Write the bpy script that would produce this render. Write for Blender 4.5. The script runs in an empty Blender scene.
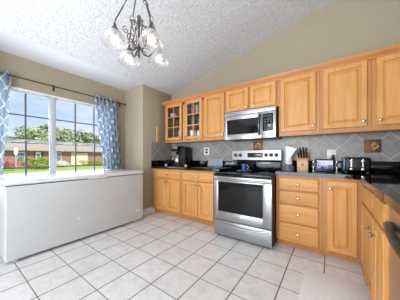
import bpy, bmesh, math, random
from mathutils import Vector, Matrix
PI = math.pi
R = random.Random(7)
col = bpy.context.scene.collection
sc = bpy.context.scene

# ------------------------------------------------------------------ camera
F_PX, YAW, HOR = 181.85, 35.33, 156.6
cam_d = bpy.data.cameras.new('camera')
cam = bpy.data.objects.new('camera', cam_d); col.objects.link(cam)
cam.location = (0, 0, 1.2); cam.rotation_euler = (PI / 2, 0, math.radians(YAW))
cam_d.sensor_width = 36; cam_d.lens = F_PX * 36 / 400; cam_d.shift_y = (HOR - 150) / 400
cam_d.clip_start = .05; cam_d.clip_end = 500
sc.camera = cam
sc.view_settings.view_transform = 'Standard'; sc.view_settings.look = 'None'
sc.view_settings.gamma = 1; sc.view_settings.use_curve_mapping = False
sc.view_settings.exposure = 0.12
SKY_STRENGTH = 1.0

def srgb(r, g, b):
    f = lambda c: (c / 255 / 12.92) if c / 255 <= .04045 else ((c / 255 + .055) / 1.055) ** 2.4
    return (f(r), f(g), f(b), 1)

# ------------------------------------------------------------------ sky
def make_world():
    w = bpy.data.worlds.new('sky'); sc.world = w; w.use_nodes = True
    nt = w.node_tree; N = nt.nodes; L = nt.links; N.clear()
    tc = N.new('ShaderNodeTexCoord'); sep = N.new('ShaderNodeSeparateXYZ'); L.new(tc.outputs['Generated'], sep.inputs[0])
    rp = N.new('ShaderNodeValToRGB'); L.new(sep.outputs['Z'], rp.inputs[0])
    e = rp.color_ramp.elements
    e[0].position = 0; e[0].color = srgb(226, 238, 252)
    e[1].position = 1; e[1].color = srgb(110, 160, 235)
    for p, c in ((.08, (216, 232, 253)), (.2, (184, 212, 251)), (.36, (150, 190, 248))):
        k = e.new(p); k.color = srgb(*c)
    mp = N.new('ShaderNodeMapping'); mp.inputs['Scale'].default_value = (2.2, 2.2, 8); L.new(tc.outputs['Generated'], mp.inputs[0])
    no = N.new('ShaderNodeTexNoise'); no.inputs['Scale'].default_value = 1.6; no.inputs['Detail'].default_value = 6; L.new(mp.outputs[0], no.inputs[0])
    cr = N.new('ShaderNodeValToRGB'); L.new(no.outputs[0], cr.inputs[0])
    cr.color_ramp.elements[0].position = .5; cr.color_ramp.elements[1].position = .72
    mx = N.new('ShaderNodeMix'); mx.data_type = 'RGBA'
    L.new(cr.outputs[0], mx.inputs[0]); L.new(rp.outputs[0], mx.inputs[6]); mx.inputs[7].default_value = srgb(240, 244, 252)
    bg = N.new('ShaderNodeBackground'); L.new(mx.outputs[2], bg.inputs[0]); bg.inputs[1].default_value = SKY_STRENGTH
    out = N.new('ShaderNodeOutputWorld'); L.new(bg.outputs[0], out.inputs[0])
make_world()

def sun():
    d = bpy.data.lights.new('sun', 'SUN'); d.energy = 4.6; d.angle = .02; d.color = (1, .96, .9)
    o = bpy.data.objects.new('sun', d); col.objects.link(o)
    dirv = Vector((-.62, -.25, -.75)); o.rotation_euler = dirv.to_track_quat('-Z', 'Y').to_euler()
sun()

def area(name, loc, target, sx, sy, power, color=(1, 1, 1)):
    d = bpy.data.lights.new(name, 'AREA'); d.shape = 'RECTANGLE'; d.size = sx; d.size_y = sy; d.energy = power; d.color = color
    o = bpy.data.objects.new(name, d); col.objects.link(o); o.location = loc
    o.rotation_euler = (Vector(target) - Vector(loc)).to_track_quat('-Z', 'Y').to_euler()
    return o
area('rear_room_fill', (-1.1, -2.9, 1.25), (-1.1, 1.6, 2.6), 3.6, 2.2, 150, (.90, .96, 1))  # added fill light behind the camera, brightens the whole room
area('window_daylight', (-4.0, 1.07, 1.4), (0, 1.07, 1.3), 1.9, 1.4, 42, (.88, .95, 1))
area('rear_ceiling_fill', (-1.4, -1.6, 1.7), (-1.4, -.6, 4), 1.2, 1.2, 80, (.90, .96, 1))  # added upward fill with no fixture, lifts the ceiling brightness

# ------------------------------------------------------------------ node helper
class NT:
    def __init__(s, name):
        s.m = bpy.data.materials.new(name); s.m.use_nodes = True
        s.nt = s.m.node_tree; s.N = s.nt.nodes; s.L = s.nt.links; s.N.clear()
        s.out = s.N.new('ShaderNodeOutputMaterial'); s.b = s.N.new('ShaderNodeBsdfPrincipled')
        s.L.new(s.b.outputs[0], s.out.inputs[0])
    def setin(s, sock, v):
        if hasattr(v, 'links') or isinstance(v, bpy.types.NodeSocket): s.L.new(v, sock)
        else: sock.default_value = v
    def math(s, op, a, b=None, c=None, clamp=False):
        n = s.N.new('ShaderNodeMath'); n.operation = op; n.use_clamp = clamp
        for i, v in enumerate((a, b, c)):
            if v is not None: s.setin(n.inputs[i], v)
        return n.outputs[0]
    def pos(s):
        if not hasattr(s, '_p'):
            g = s.N.new('ShaderNodeNewGeometry'); x = s.N.new('ShaderNodeSeparateXYZ'); s.L.new(g.outputs['Position'], x.inputs[0])
            s._p = (g.outputs['Position'], x.outputs[0], x.outputs[1], x.outputs[2])
        return s._p
    def mapped(s, scale, src=None):
        mp = s.N.new('ShaderNodeMapping'); mp.inputs['Scale'].default_value = scale
        s.L.new(src or s.pos()[0], mp.inputs[0]); return mp.outputs[0]
    def noise(s, scale, detail=3, vec=None, rough=.5, dist=0):
        n = s.N.new('ShaderNodeTexNoise'); n.inputs['Scale'].default_value = scale; n.inputs['Detail'].default_value = detail
        n.inputs['Roughness'].default_value = rough; n.inputs['Distortion'].default_value = dist
        s.L.new(vec or s.pos()[0], n.inputs['Vector']); return n.outputs[0]
    def vor(s, scale, vec=None, out='Distance'):
        n = s.N.new('ShaderNodeTexVoronoi'); n.inputs['Scale'].default_value = scale
        s.L.new(vec or s.pos()[0], n.inputs['Vector']); return n.outputs[out]
    def ramp(s, fac, stops, interp='LINEAR'):
        n = s.N.new('ShaderNodeValToRGB'); s.L.new(fac, n.inputs[0]); e = n.color_ramp.elements; n.color_ramp.interpolation = interp
        e[0].position, e[0].color = stops[0]; e[1].position, e[1].color = stops[-1]
        for p, c in stops[1:-1]: k = e.new(p); k.color = c
        return n.outputs[0]
    def mix(s, fac, a, b):
        n = s.N.new('ShaderNodeMix'); n.data_type = 'RGBA'
        s.setin(n.inputs[0], fac); s.setin(n.inputs[6], a); s.setin(n.inputs[7], b); return n.outputs[2]
    def bump(s, h, strength=.3, dist=.01):
        n = s.N.new('ShaderNodeBump'); n.inputs['Strength'].default_value = strength; n.inputs['Distance'].default_value = dist
        s.L.new(h, n.inputs['Height']); s.L.new(n.outputs[0], s.b.inputs['Normal']); return n
    def set(s, color=None, rough=None, metal=None, spec=None, emis=None, estr=None, trans=None, alpha=None, coat=None):
        for k, v in (('Base Color', color), ('Roughness', rough), ('Metallic', metal), ('Specular IOR Level', spec),
                     ('Emission Color', emis), ('Emission Strength', estr), ('Transmission Weight', trans), ('Alpha', alpha), ('Coat Weight', coat)):
            if v is not None: s.setin(s.b.inputs[k], v)
        return s.m

def plain(name, c, rough=.5, metal=0, var=.04, nscale=30, bump=0, spec=.5):
    n = NT(name); f = n.noise(nscale, 3)
    c = srgb(*c); lo = tuple(x * (1 - var * 2) for x in c[:3]) + (1,); hi = tuple(min(1, x * (1 + var * 2)) for x in c[:3]) + (1,)
    n.set(color=n.ramp(f, [(.3, lo), (.7, hi)]), rough=rough, metal=metal, spec=spec)
    if bump: n.bump(f, bump, .004)
    return n.m

def wood(name, a, b, grain='z', rough=.38, rnd=.12):
    n = NT(name)
    sc3 = {'z': (26, 26, 1.6), 'x': (1.6, 26, 26), 'y': (26, 1.6, 26)}[grain]
    f = n.noise(1.0, 5, n.mapped(sc3), .55, .6); g = n.noise(3.0, 3, n.mapped((1, 1, 1)))
    c = n.ramp(f, [(.25, srgb(*a)), (.75, srgb(*b))])
    oi = n.N.new('ShaderNodeObjectInfo')
    v = n.math('ADD', n.math('MULTIPLY', oi.outputs['Random'], rnd), n.math('MULTIPLY', g, .22))
    hs = n.N.new('ShaderNodeHueSaturation'); n.L.new(c, hs.inputs['Color']); n.L.new(n.math('ADD', v, .84), hs.inputs['Value'])
    n.set(color=hs.outputs[0], rough=rough, spec=.4); n.bump(f, .05, .002)
    return n.m

def steel(name, c=(172, 174, 178), rough=.3, axis='x'):
    n = NT(name); sc3 = {'x': (2, 200, 200), 'z': (200, 200, 2), 'y': (200, 2, 200)}[axis]
    f = n.noise(1, 2, n.mapped(sc3))
    n.set(color=n.ramp(f, [(.3, srgb(*[x - 6 for x in c])), (.7, srgb(*[min(255, x + 6) for x in c]))]), metal=.92,
          rough=n.math('ADD', n.math('MULTIPLY', f, .08), rough - .04))
    return n.m

def glass(name, tint=(1, 1, 1, 1), refl=1.0, alpha_add=0.0):
    n = NT(name); N, L = n.N, n.L
    tr = N.new('ShaderNodeBsdfTransparent'); tr.inputs[0].default_value = tint
    gl = N.new('ShaderNodeBsdfGlossy'); gl.inputs['Roughness'].default_value = .03
    fr = N.new('ShaderNodeFresnel'); fr.inputs[0].default_value = 1.3
    mx = N.new('ShaderNodeMixShader'); L.new(n.math('ADD', n.math('MULTIPLY', fr.outputs[0], refl), alpha_add, clamp=True), mx.inputs[0])
    L.new(tr.outputs[0], mx.inputs[1]); L.new(gl.outputs[0], mx.inputs[2]); L.new(mx.outputs[0], n.out.inputs[0])
    return n.m

# ---- materials
def m_floor():
    n = NT('floor_tile'); P, x, y, z = n.pos(); p = .3328
    u = n.math('DIVIDE', n.math('SUBTRACT', x, -1.703 - 30 * p), p); v = n.math('DIVIDE', n.math('SUBTRACT', y, 1.131 - 30 * p), p)
    def d(t):
        f = n.math('FRACT', t); return n.math('MINIMUM', f, n.math('SUBTRACT', 1, f))
    du, dv = d(u), d(v)
    mn = n.math('MINIMUM', n.math('MULTIPLY', du, .85), n.math('MULTIPLY', dv, 1.25))
    g = n.ramp(mn, [(.0105, (0, 0, 0, 1)), (.017, (1, 1, 1, 1))])
    cell = n.N.new('ShaderNodeCombineXYZ'); n.L.new(n.math('FLOOR', u), cell.inputs[0]); n.L.new(n.math('FLOOR', v), cell.inputs[1])
    wn = n.N.new('ShaderNodeTexWhiteNoise'); n.L.new(cell.outputs[0], wn.inputs['Vector'])
    mot = n.noise(9, 6, None, .65, .8)
    base = n.ramp(mot, [(.3, srgb(216, 213, 213)), (.5, srgb(230, 228, 228)), (.72, srgb(240, 239, 240))])
    hs = n.N.new('ShaderNodeHueSaturation'); n.L.new(base, hs.inputs['Color'])
    n.L.new(n.math('ADD', n.math('MULTIPLY', wn.outputs['Value'], .07), .95), hs.inputs['Value'])
    n.set(color=n.mix(g, srgb(112, 106, 103), hs.outputs[0]), rough=n.math('SUBTRACT', .75, n.math('MULTIPLY', g, .4)), spec=.4)
    n.bump(n.math('ADD', g, n.math('MULTIPLY', mot, .25)), .35, .004)
    return n.m
def m_splash():
    n = NT('backsplash_tile'); P, x, y, z = n.pos(); d = .335
    h = n.math('ADD', x, n.math('SUBTRACT', y, 3.205))
    a = n.math('DIVIDE', n.math('ADD', n.math('SUBTRACT', h, .625 - 20 * d), n.math('SUBTRACT', z, 1.165)), d)
    b = n.math('DIVIDE', n.math('SUBTRACT', n.math('SUBTRACT', h, .625 - 20 * d), n.math('SUBTRACT', z, 1.165)), d)
    def dd(t):
        f = n.math('FRACT', t); return n.math('MINIMUM', f, n.math('SUBTRACT', 1, f))
    g = n.ramp(n.math('MINIMUM', dd(a), dd(b)), [(.010, (0, 0, 0, 1)), (.018, (1, 1, 1, 1))])
    mot = n.noise(14, 6, None, .6, .5)
    c = n.ramp(mot, [(.3, srgb(127, 122, 120)), (.7, srgb(153, 149, 146))])
    n.set(color=n.mix(g, srgb(190, 186, 182), c), rough=.32, spec=.5)
    n.bump(g, .3, .003); return n.m
def m_granite():
    n = NT('black_granite'); v = n.vor(150, None, 'Color'); f = n.noise(60, 5, None, .7)
    s = n.N.new('ShaderNodeSeparateColor'); n.L.new(v, s.inputs[0])
    a = n.ramp(n.math('MULTIPLY', s.outputs[0], f), [(.36, srgb(9, 9, 10)), (.54, srgb(20, 22, 21)), (.62, srgb(84, 80, 72)), (.7, srgb(150, 142, 128))])
    return n.set(color=a, rough=.04, spec=.5)
def m_popcorn():
    n = NT('popcorn_ceiling'); f = n.noise(38, 4, None, .7); v = n.vor(60)
    h = n.math('ADD', f, n.math('MULTIPLY', v, -.6))
    n.set(color=n.ramp(f, [(.35, srgb(206, 208, 213)), (.65, srgb(238, 240, 244))]), rough=.95, spec=.1)
    n.bump(h, .42, .02); return n.m
def m_curtain():
    n = NT('curtain_cloth'); uv = n.N.new('ShaderNodeUVMap'); uv.uv_map = 'UVMap'
    s = n.N.new('ShaderNodeSeparateXYZ'); n.L.new(uv.outputs[0], s.inputs[0])
    k = 2 * PI / .19
    cu = n.math('COSINE', n.math('MULTIPLY', s.outputs[0], k)); cv = n.math('COSINE', n.math('MULTIPLY', s.outputs[1], k * .8))
    t = n.math('ABSOLUTE', n.math('ADD', cu, cv))
    mask = n.ramp(t, [(.10, (.85, .85, .85, 1)), (.24, (0, 0, 0, 1))])
    w = n.noise(300, 2, n.mapped((1, 1, 1), uv.outputs[0]))
    c = n.mix(mask, n.ramp(w, [(.3, srgb(128, 146, 164)), (.7, srgb(148, 164, 180))]), srgb(238, 240, 243))
    n.set(color=c, rough=.9, spec=.1)
    tl = n.N.new('ShaderNodeBsdfTranslucent'); n.L.new(c, tl.inputs[0])
    mx = n.N.new('ShaderNodeMixShader'); mx.inputs[0].default_value = .45
    n.L.new(n.b.outputs[0], mx.inputs[1]); n.L.new(tl.outputs[0], mx.inputs[2]); n.L.new(mx.outputs[0], n.out.inputs[0])
    return n.m
def m_shade():
    n = NT('alabaster_glass'); N, L = n.N, n.L
    f = n.noise(14, 3)
    df = N.new('ShaderNodeBsdfDiffuse'); df.inputs[0].default_value = (.88, .87, .86, 1)
    tl = N.new('ShaderNodeBsdfTranslucent'); tl.inputs[0].default_value = (.62, .6, .58, 1)
    tr = N.new('ShaderNodeBsdfTransparent'); gl = N.new('ShaderNodeBsdfGlossy'); gl.inputs['Roughness'].default_value = .08
    m1 = N.new('ShaderNodeMixShader'); m1.inputs[0].default_value = .5; L.new(df.outputs[0], m1.inputs[1]); L.new(tl.outputs[0], m1.inputs[2])
    lw = N.new('ShaderNodeLayerWeight'); lw.inputs[0].default_value = .3
    m2 = N.new('ShaderNodeMixShader'); L.new(n.math('ADD', n.math('MULTIPLY', lw.outputs['Facing'], .45), n.math('MULTIPLY', f, .4), clamp=True), m2.inputs[0])
    L.new(tr.outputs[0], m2.inputs[1]); L.new(m1.outputs[0], m2.inputs[2])
    m3 = N.new('ShaderNodeMixShader'); m3.inputs[0].default_value = .08; L.new(m2.outputs[0], m3.inputs[1]); L.new(gl.outputs[0], m3.inputs[2])
    L.new(m3.outputs[0], n.out.inputs[0]); return n.m
def m_emit(name, c, s):
    n = NT(name); return n.set(color=(*c[:3], 1), emis=(*c[:3], 1), estr=s)
def m_brick():
    n = NT('red_brick'); t = n.N.new('ShaderNodeTexBrick'); P, x, y, z = n.pos()
    cb = n.N.new('ShaderNodeCombineXYZ'); n.L.new(n.math('ADD', x, y), cb.inputs[0]); n.L.new(z, cb.inputs[1]); n.L.new(cb.outputs[0], t.inputs[0])
    t.inputs['Scale'].default_value = 3.5
    t.inputs['Color1'].default_value = srgb(164, 120, 106); t.inputs['Color2'].default_value = srgb(136, 100, 90); t.inputs['Mortar'].default_value = srgb(178, 160, 148)
    return n.set(color=t.outputs[0], rough=.9)
def m_leaf(name, a, b, scale=3):
    n = NT(name); f = n.noise(scale, 5, None, .7)
    n.set(color=n.ramp(f, [(.3, srgb(*a)), (.7, srgb(*b))]), rough=.8, spec=.15); return n.m
def m_rug():
    n = NT('ribbed_mat_cloth'); P, x, y, z = n.pos()
    s = n.math('SINE', n.math('MULTIPLY', y, 2 * PI / .045)); w = n.noise(220, 2)
    c = n.ramp(n.math('ADD', n.math('MULTIPLY', s, .3), n.math('MULTIPLY', w, .6)), [(.0, srgb(236, 237, 240)), (.4, srgb(246, 247, 250))])
    n.set(color=c, rough=.95, spec=.1); n.bump(s, .12, .004); return n.m
M = {}
M['floor'] = m_floor(); M['splash'] = m_splash(); M['granite'] = m_granite(); M['popcorn'] = m_popcorn()
M['smooth_ceiling'] = plain('smooth_ceiling_paint', (232, 234, 240), .9, 0, .01)
M['wall'] = plain('taupe_wall_paint', (172, 160, 140), .85, 0, .02, 60, .05, .2)
M['white_trim'] = plain('white_trim_paint', (238, 238, 238), .5, 0, .01)
M['wood'] = wood('maple_wood', (199, 139, 76), (219, 162, 97))
M['wood_h'] = wood('maple_wood_horizontal', (198, 137, 74), (218, 161, 95), 'x')
M['wood_hy'] = wood('maple_wood_horizontal_side', (198, 137, 74), (218, 161, 95), 'y')
M['wood_dark'] = wood('crown_maple', (170, 108, 58), (198, 136, 80), 'x')
M['wood_frame'] = wood('maple_frame_shaded', (180, 120, 68), (203, 146, 91))  # same maple as the doors, shadow tone put into the colour
M['steel'] = steel('brushed_steel', (172, 173, 176), .32); M['steel_v'] = steel('brushed_steel_vertical', (172, 173, 176), .26, 'z')
M['steel_y'] = steel('brushed_steel_side', (180, 178, 176), .3, 'y')
M['nickel'] = plain('brushed_nickel', (190, 186, 178), .25, 1, .02)
M['iron'] = plain('bronze_iron', (88, 78, 70), .45, .6, .12, 60)
M['rod'] = plain('dark_bronze_rod', (84, 70, 58), .4, .5, .05)
M['black'] = plain('black_plastic', (14, 14, 16), .35, 0, .1, 30, 0, .3)
M['black_gloss'] = plain('black_glass', (9, 10, 12), .07, 0, .05, 10, 0, .35)
M['dark_grey'] = plain('dark_grey_plastic', (60, 62, 66), .4)
M['white'] = plain('white_enamel', (236, 237, 238), .3, 0, .01)
M['freezer'] = plain('freezer_enamel', (206, 208, 210), .4, 0, .01, 4)
M['paper'] = plain('white_paper', (240, 240, 240), .95, 0, .02, 200, .2, .1)
M['glass'] = glass('window_glass', (1, 1, 1, 1), .5); M['cab_glass'] = glass('cabinet_glass', (.93, .95, .95, 1), 1.0, .04)
M['curtain'] = m_curtain(); M['shade'] = m_shade()
M['bulb'] = m_emit('lit_bulb', (1, .93, .84), 2.6)
M['muntin'] = plain('backlit_window_bar', (92, 96, 104), .5)  # white bars coloured grey, their backlit shade is in the colour
M['vinyl'] = plain('white_window_vinyl', (200, 204, 210), .4, 0, .01)
M['brick'] = m_brick()
M['roof'] = plain('tan_shingle', (176, 160, 144), .95, 0, .1, 3)
M['grass'] = m_leaf('lawn_grass', (140, 164, 70), (186, 196, 96), 1.2)
M['street'] = plain('pale_concrete', (206, 200, 196), .95, 0, .06, .8)
M['leaf'] = m_leaf('tree_leaves', (132, 152, 96), (196, 208, 150), 1.3); M['leaf_dark'] = m_leaf('olive_leaves', (124, 138, 100), (176, 186, 138), 1.6)
M['leaf_hedge'] = m_leaf('hedge_leaves', (120, 136, 52), (190, 194, 88), 4)
M['leaf_red'] = m_leaf('red_azalea', (188, 104, 98), (226, 158, 144), 4); M['leaf_white'] = m_leaf('white_blossom', (220, 214, 206), (248, 246, 240), 6)
M['bark'] = plain('tree_bark', (104, 88, 74), .95, 0, .15, 8)
M['rug'] = m_rug()
M['blue'] = plain('blue_ceramic', (58, 78, 150), .2, 0, .08); M['blue_pale'] = plain('pale_blue_ceramic', (150, 175, 225), .2)
M['red'] = plain('raspberry_card', (176, 60, 84), .6); M['blue_card'] = plain('slate_blue_card', (84, 100, 138), .6)
M['green_card'] = plain('grey_green_card', (110, 124, 112), .6)
M['copper'] = plain('aged_copper', (112, 78, 52), .5, .5, .3, 90, .6)
M['copper_light'] = plain('raised_copper_leaf', (176, 138, 100), .4, .5, .2, 90)
M['block'] = wood('pale_beech', (206, 164, 116), (226, 188, 142))
M['inside_shaded'] = wood('shaded_inside_wood', (112, 92, 74), (130, 108, 88))  # shelf wood darkened, cabinet interior shade put into the colour
M['slate'] = plain('speckled_slate', (146, 156, 166), .35, 0, .25, 120)
M['toaster_blue'] = plain('blue_grey_steel', (84, 98, 124), .3, .6)
def m_screen():
    n = NT('display_screen'); P, x, y, z = n.pos()
    f = n.noise(9, 4, n.mapped((1, 1, 2.5)), .6, 1.2)
    t = n.math('ADD', n.math('MULTIPLY', n.math('SUBTRACT', z, 1.02), 6.5), n.math('MULTIPLY', n.math('SUBTRACT', f, .5), 1.6))
    c = n.ramp(t, [(.1, srgb(58, 52, 96)), (.34, srgb(120, 110, 176)), (.5, srgb(176, 176, 222)), (.75, srgb(226, 230, 248))])
    return n.set(color=(0, 0, 0, 1), rough=.15, emis=c, estr=1.0)
M['screen'] = m_screen()
M['lcd'] = plain('range_display_glass', (38, 44, 40), .15)
M['steel_dark'] = steel('dark_steel', (120, 118, 116), .25, 'y')

# ------------------------------------------------------------------ mesh builder
ORG = {}
class MB:
    def __init__(s): s.bm = bmesh.new()
    def box(s, x0, x1, y0, y1, z0, z1, bev=0, seg=2):
        x0, x1 = sorted((x0, x1)); y0, y1 = sorted((y0, y1)); z0, z1 = sorted((z0, z1))
        r = bmesh.ops.create_cube(s.bm, size=1, matrix=Matrix.Translation(((x0 + x1) / 2, (y0 + y1) / 2, (z0 + z1) / 2)) @ Matrix.Diagonal((x1 - x0, y1 - y0, z1 - z0, 1)))
        if bev:
            b = min(bev, .45 * min(x1 - x0, y1 - y0, z1 - z0))
            ed = set(e for v in r['verts'] for e in v.link_edges)
            bmesh.ops.bevel(s.bm, geom=list(ed), offset=b, segments=seg, affect='EDGES', profile=.5)
        return s
    def rings(s, rings, cap0=True, cap1=True, closed=True):
        vs = [[s.bm.verts.new(p) for p in r] for r in rings]
        for a, b in zip(vs, vs[1:]):
            n = len(a)
            for i in range(n if closed else n - 1):
                j = (i + 1) % n
                s.bm.faces.new((a[i], a[j], b[j], b[i]))
        if cap0 and len(vs[0]) > 2: s.bm.faces.new(vs[0][::-1])
        if cap1 and len(vs[-1]) > 2: s.bm.faces.new(vs[-1])
        return s
    def lathe(s, prof, c=(0, 0, 0), axis=(0, 0, 1), seg=20, cap=True):
        q = Vector((0, 0, 1)).rotation_difference(Vector(axis).normalized()); c = Vector(c)
        s.rings([[c + q @ Vector((r * math.cos(2 * PI * k / seg), r * math.sin(2 * PI * k / seg), z)) for k in range(seg)] for r, z in prof], cap, cap)
        return s
    def tube(s, pts, r, seg=8, closed=False, radii=None):
        pts = [Vector(p) for p in pts]; n = len(pts); t0 = None; rings = []
        nrm = None
        for i, p in enumerate(pts):
            if closed: t = pts[(i + 1) % n] - pts[i - 1]
            else: t = pts[min(i + 1, n - 1)] - pts[max(i - 1, 0)]
            t.normalize()
            if nrm is None:
                nrm = t.orthogonal().normalized()
            else:
                nrm = nrm - t * nrm.dot(t)
                nrm = nrm.normalized() if nrm.length > 1e-6 else t.orthogonal().normalized()
            b = t.cross(nrm); rr = radii[i] if radii else r
            rings.append([p + (nrm * math.cos(2 * PI * k / seg) + b * math.sin(2 * PI * k / seg)) * rr for k in range(seg)])
        if closed:
            rings.append(rings[0]); s.rings(rings, False, False); bmesh.ops.remove_doubles(s.bm, verts=s.bm.verts, dist=1e-6)
        else: s.rings(rings)
        return s
    def sphere(s, c, r, seg=16, sy=1, sz=1):
        bmesh.ops.create_uvsphere(s.bm, u_segments=seg, v_segments=seg // 2 + 2, radius=r, matrix=Matrix.Translation(c) @ Matrix.Diagonal((1, sy, sz, 1)))
        return s
    def prism(s, poly, f0, f1):
        """poly: list of 2D, f0/f1 map 2D->3D at each end"""
        s.rings([[f0(*p) for p in poly], [f1(*p) for p in poly]]); return s
    def xf(s, m): bmesh.ops.transform(s.bm, matrix=m, verts=s.bm.verts); return s
    def build(s, name, mat, parent=None, smooth=40, recalc=True):
        if recalc: bmesh.ops.recalc_face_normals(s.bm, faces=s.bm.faces)
        me = bpy.data.meshes.new(name)
        if parent is not None: o_ = ORG[parent]
        else:
            xs = [v.co for v in s.bm.verts]
            o_ = Vector(((min(v.x for v in xs) + max(v.x for v in xs)) / 2, (min(v.y for v in xs) + max(v.y for v in xs)) / 2, min(v.z for v in xs)))
        bmesh.ops.translate(s.bm, verts=s.bm.verts, vec=-o_)
        s.bm.to_mesh(me); s.bm.free(); me.materials.append(mat)
        if smooth:
            me.polygons.foreach_set('use_smooth', [True] * len(me.polygons)); me.set_sharp_from_angle(angle=math.radians(smooth))
        o = bpy.data.objects.new(name, me); col.objects.link(o)
        if parent is not None: o.parent = parent
        else: o.location = o_
        ORG[o] = Vector(o_)
        return o
def tag(o, label=None, cat=None, group=None, kind=None):
    for k, v in (('label', label), ('category', cat), ('group', group), ('kind', kind)):
        if v: o[k] = v
    return o
def thing(name, loc, label, cat, group=None, kind=None):
    o = bpy.data.objects.new(name, None); o.location = loc; o.empty_display_size = .05; col.objects.link(o); ORG[o] = Vector(loc)
    return tag(o, label, cat, group, kind)
def copy_tree(o, parent=None):
    c = o.copy(); col.objects.link(c); c.parent = parent; ORG[c] = ORG[o].copy()
    for ch in list(o.children): copy_tree(ch, c)
    return c
def struct(mb, name, mat, parent=None, smooth=40):
    o = mb.build(name, mat, parent, smooth)
    if parent is None: o['kind'] = 'structure'
    return o

# ------------------------------------------------------------------ room shell
XW, XJ, YJ, YB, XR, YR = -3.78, -3.13, 2.375, 3.22, .93, -3.2
cz = lambda x: 2.695 + .225 * (x - XJ)
struct(MB().box(XW - .15, XR + .2, YR - .2, YB + .15, -.12, 0), 'floor', M['floor'], smooth=0)
c = MB()
c.rings([[(XJ, y, cz(XJ)), (XR + .15, y, cz(XR + .15)), (XR + .15, y, cz(XR + .15) + .12), (XJ, y, cz(XJ) + .12)] for y in (YR - .15, YB + .15)])
struct(c, 'ceiling', M['popcorn'], smooth=0)
struct(MB().box(XW - .15, XJ, YR - .15, YB + .15, cz(XJ) - .0, cz(XJ) + .12), 'ceiling', M['smooth_ceiling'], smooth=0)
WY0, WY1, WZ0, WZ1 = .08, 2.06, .60, 2.205
w = MB()
w.box(XW - .14, XW, YR, WY0, 0, 2.695); w.box(XW - .14, XW, WY1, YB, 0, 2.695)
w.box(XW - .14, XW, WY0, WY1, 0, WZ0); w.box(XW - .14, XW, WY0, WY1, WZ1, 2.695)
struct(w, 'wall_left', M['wall'], smooth=0)
struct(MB().box(XW, XJ, YJ, YB, 0, 2.695, .012), 'wall_corner', M['wall'])
struct(MB().box(XW, XJ, YR, -.12, 0, 2.695, .012), 'wall_near', M['wall'])
w = MB(); w.box(XW - .14, XR + .14, YB, YB + .14, 0, 3.75)
struct(w, 'wall_back', M['wall'], smooth=0)
struct(MB().box(XR, XR + .14, YR, YB, 0, 3.75), 'wall_right', M['wall'], smooth=0)
w = MB(); w.box(XJ, -2.9, YR - .14, YR, 0, 3.7); w.box(.7, XR, YR - .14, YR, 0, 3.7); w.box(-2.9, .7, YR - .14, YR, 2.5, 3.7)
struct(w, 'wall_rear', M['wall'], smooth=0)
# baseboards
b = MB(); prof = [(0, 0), (.014, 0), (.014, .085), (.008, .10), (0, .105)]
b.prism(prof, lambda a, z: (XJ + a, YJ - .014, z), lambda a, z: (XJ + a, 2.69, z))
struct(b, 'baseboard_corner', M['white_trim'])
b = MB(); b.prism(prof, lambda a, z: (XW, YJ - a, z), lambda a, z: (XJ + .014, YJ - a, z)); struct(b, 'baseboard_left', M['white_trim'])
# backsplash tiles
s = MB(); s.box(XJ, XR, YB - .012, YB, .93, 1.62); struct(s, 'trim_backsplash', M['splash'], smooth=0)
s = MB(); s.box(XJ, XJ + .012, 2.585, YB - .012, .93, 1.515); struct(s, 'trim_backsplash_side', M['splash'], smooth=0)

# ------------------------------------------------------------------ windows
def window(i, y0, y1):
    root = thing('window_%d' % i, (XW, (y0 + y1) / 2, WZ0), None, None, None, 'structure')
    xo, xi = XW - .07, XW - .0; fw = .02
    f = MB(); f.box(xo, xi, y0, y0 + fw, WZ0, WZ1, .004); f.box(xo, xi, y1 - fw, y1, WZ0, WZ1, .004)
    f.box(xo, xi, y0 + fw, y1 - fw, WZ0, WZ0 + fw, .004); f.box(xo, xi, y0 + fw, y1 - fw, WZ1 - fw, WZ1, .004)
    f.build('window_frame', M['vinyl'], root)
    zm = 1.44
    for (a, b_, xs) in ((WZ0 + fw, zm + .02, XW - .022), (zm - .02, WZ1 - fw, XW - .047)):
        s = MB(); t = .017
        for q in ((y0 + fw, y0 + fw + t, a, b_), (y1 - fw - t, y1 - fw, a, b_), (y0 + fw, y1 - fw, a, a + t), (y0 + fw, y1 - fw, b_ - t, b_)):
            s.box(xs - .012, xs + .012, q[0], q[1], q[2], q[3], .003)
        so = s.build('sash', M['vinyl'], root)
        g = MB(); g.box(xs - .003, xs + .003, y0 + fw + t, y1 - fw - t, a + t, b_ - t); g.build('pane', M['glass'], so, 0)
        m = MB()
        for k in (1, 2):
            yy = y0 + (y1 - y0) * k / 3; m.box(xs + .004, xs + .012, yy - .011, yy + .011, a + t, b_ - t)
        zz = 1.83 if a > 1.2 else 1.03
        m.box(xs + .0045, xs + .0115, y0 + fw + t, y1 - fw - t, zz - .010, zz + .010)
        m.build('muntin', M['muntin'], so, 0)
    return root
window(1, .08, 1.058); window(2, 1.078, 2.06)
struct(MB().box(XW - .12, XW + .006, 1.058, 1.078, WZ0, WZ1, .004), 'trim_1', M['vinyl'])
struct(MB().box(XW, XW + .012, WY0 - .03, WY1 + .01, WZ1 - .004, WZ1 + .02, .004), 'trim_2', M['white_trim'])
struct(MB().box(XW - .02, XW + .09, WY0 - .05, WY1 + .05, WZ0 - .04, WZ0, .008), 'trim_3', M['white_trim'])

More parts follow.
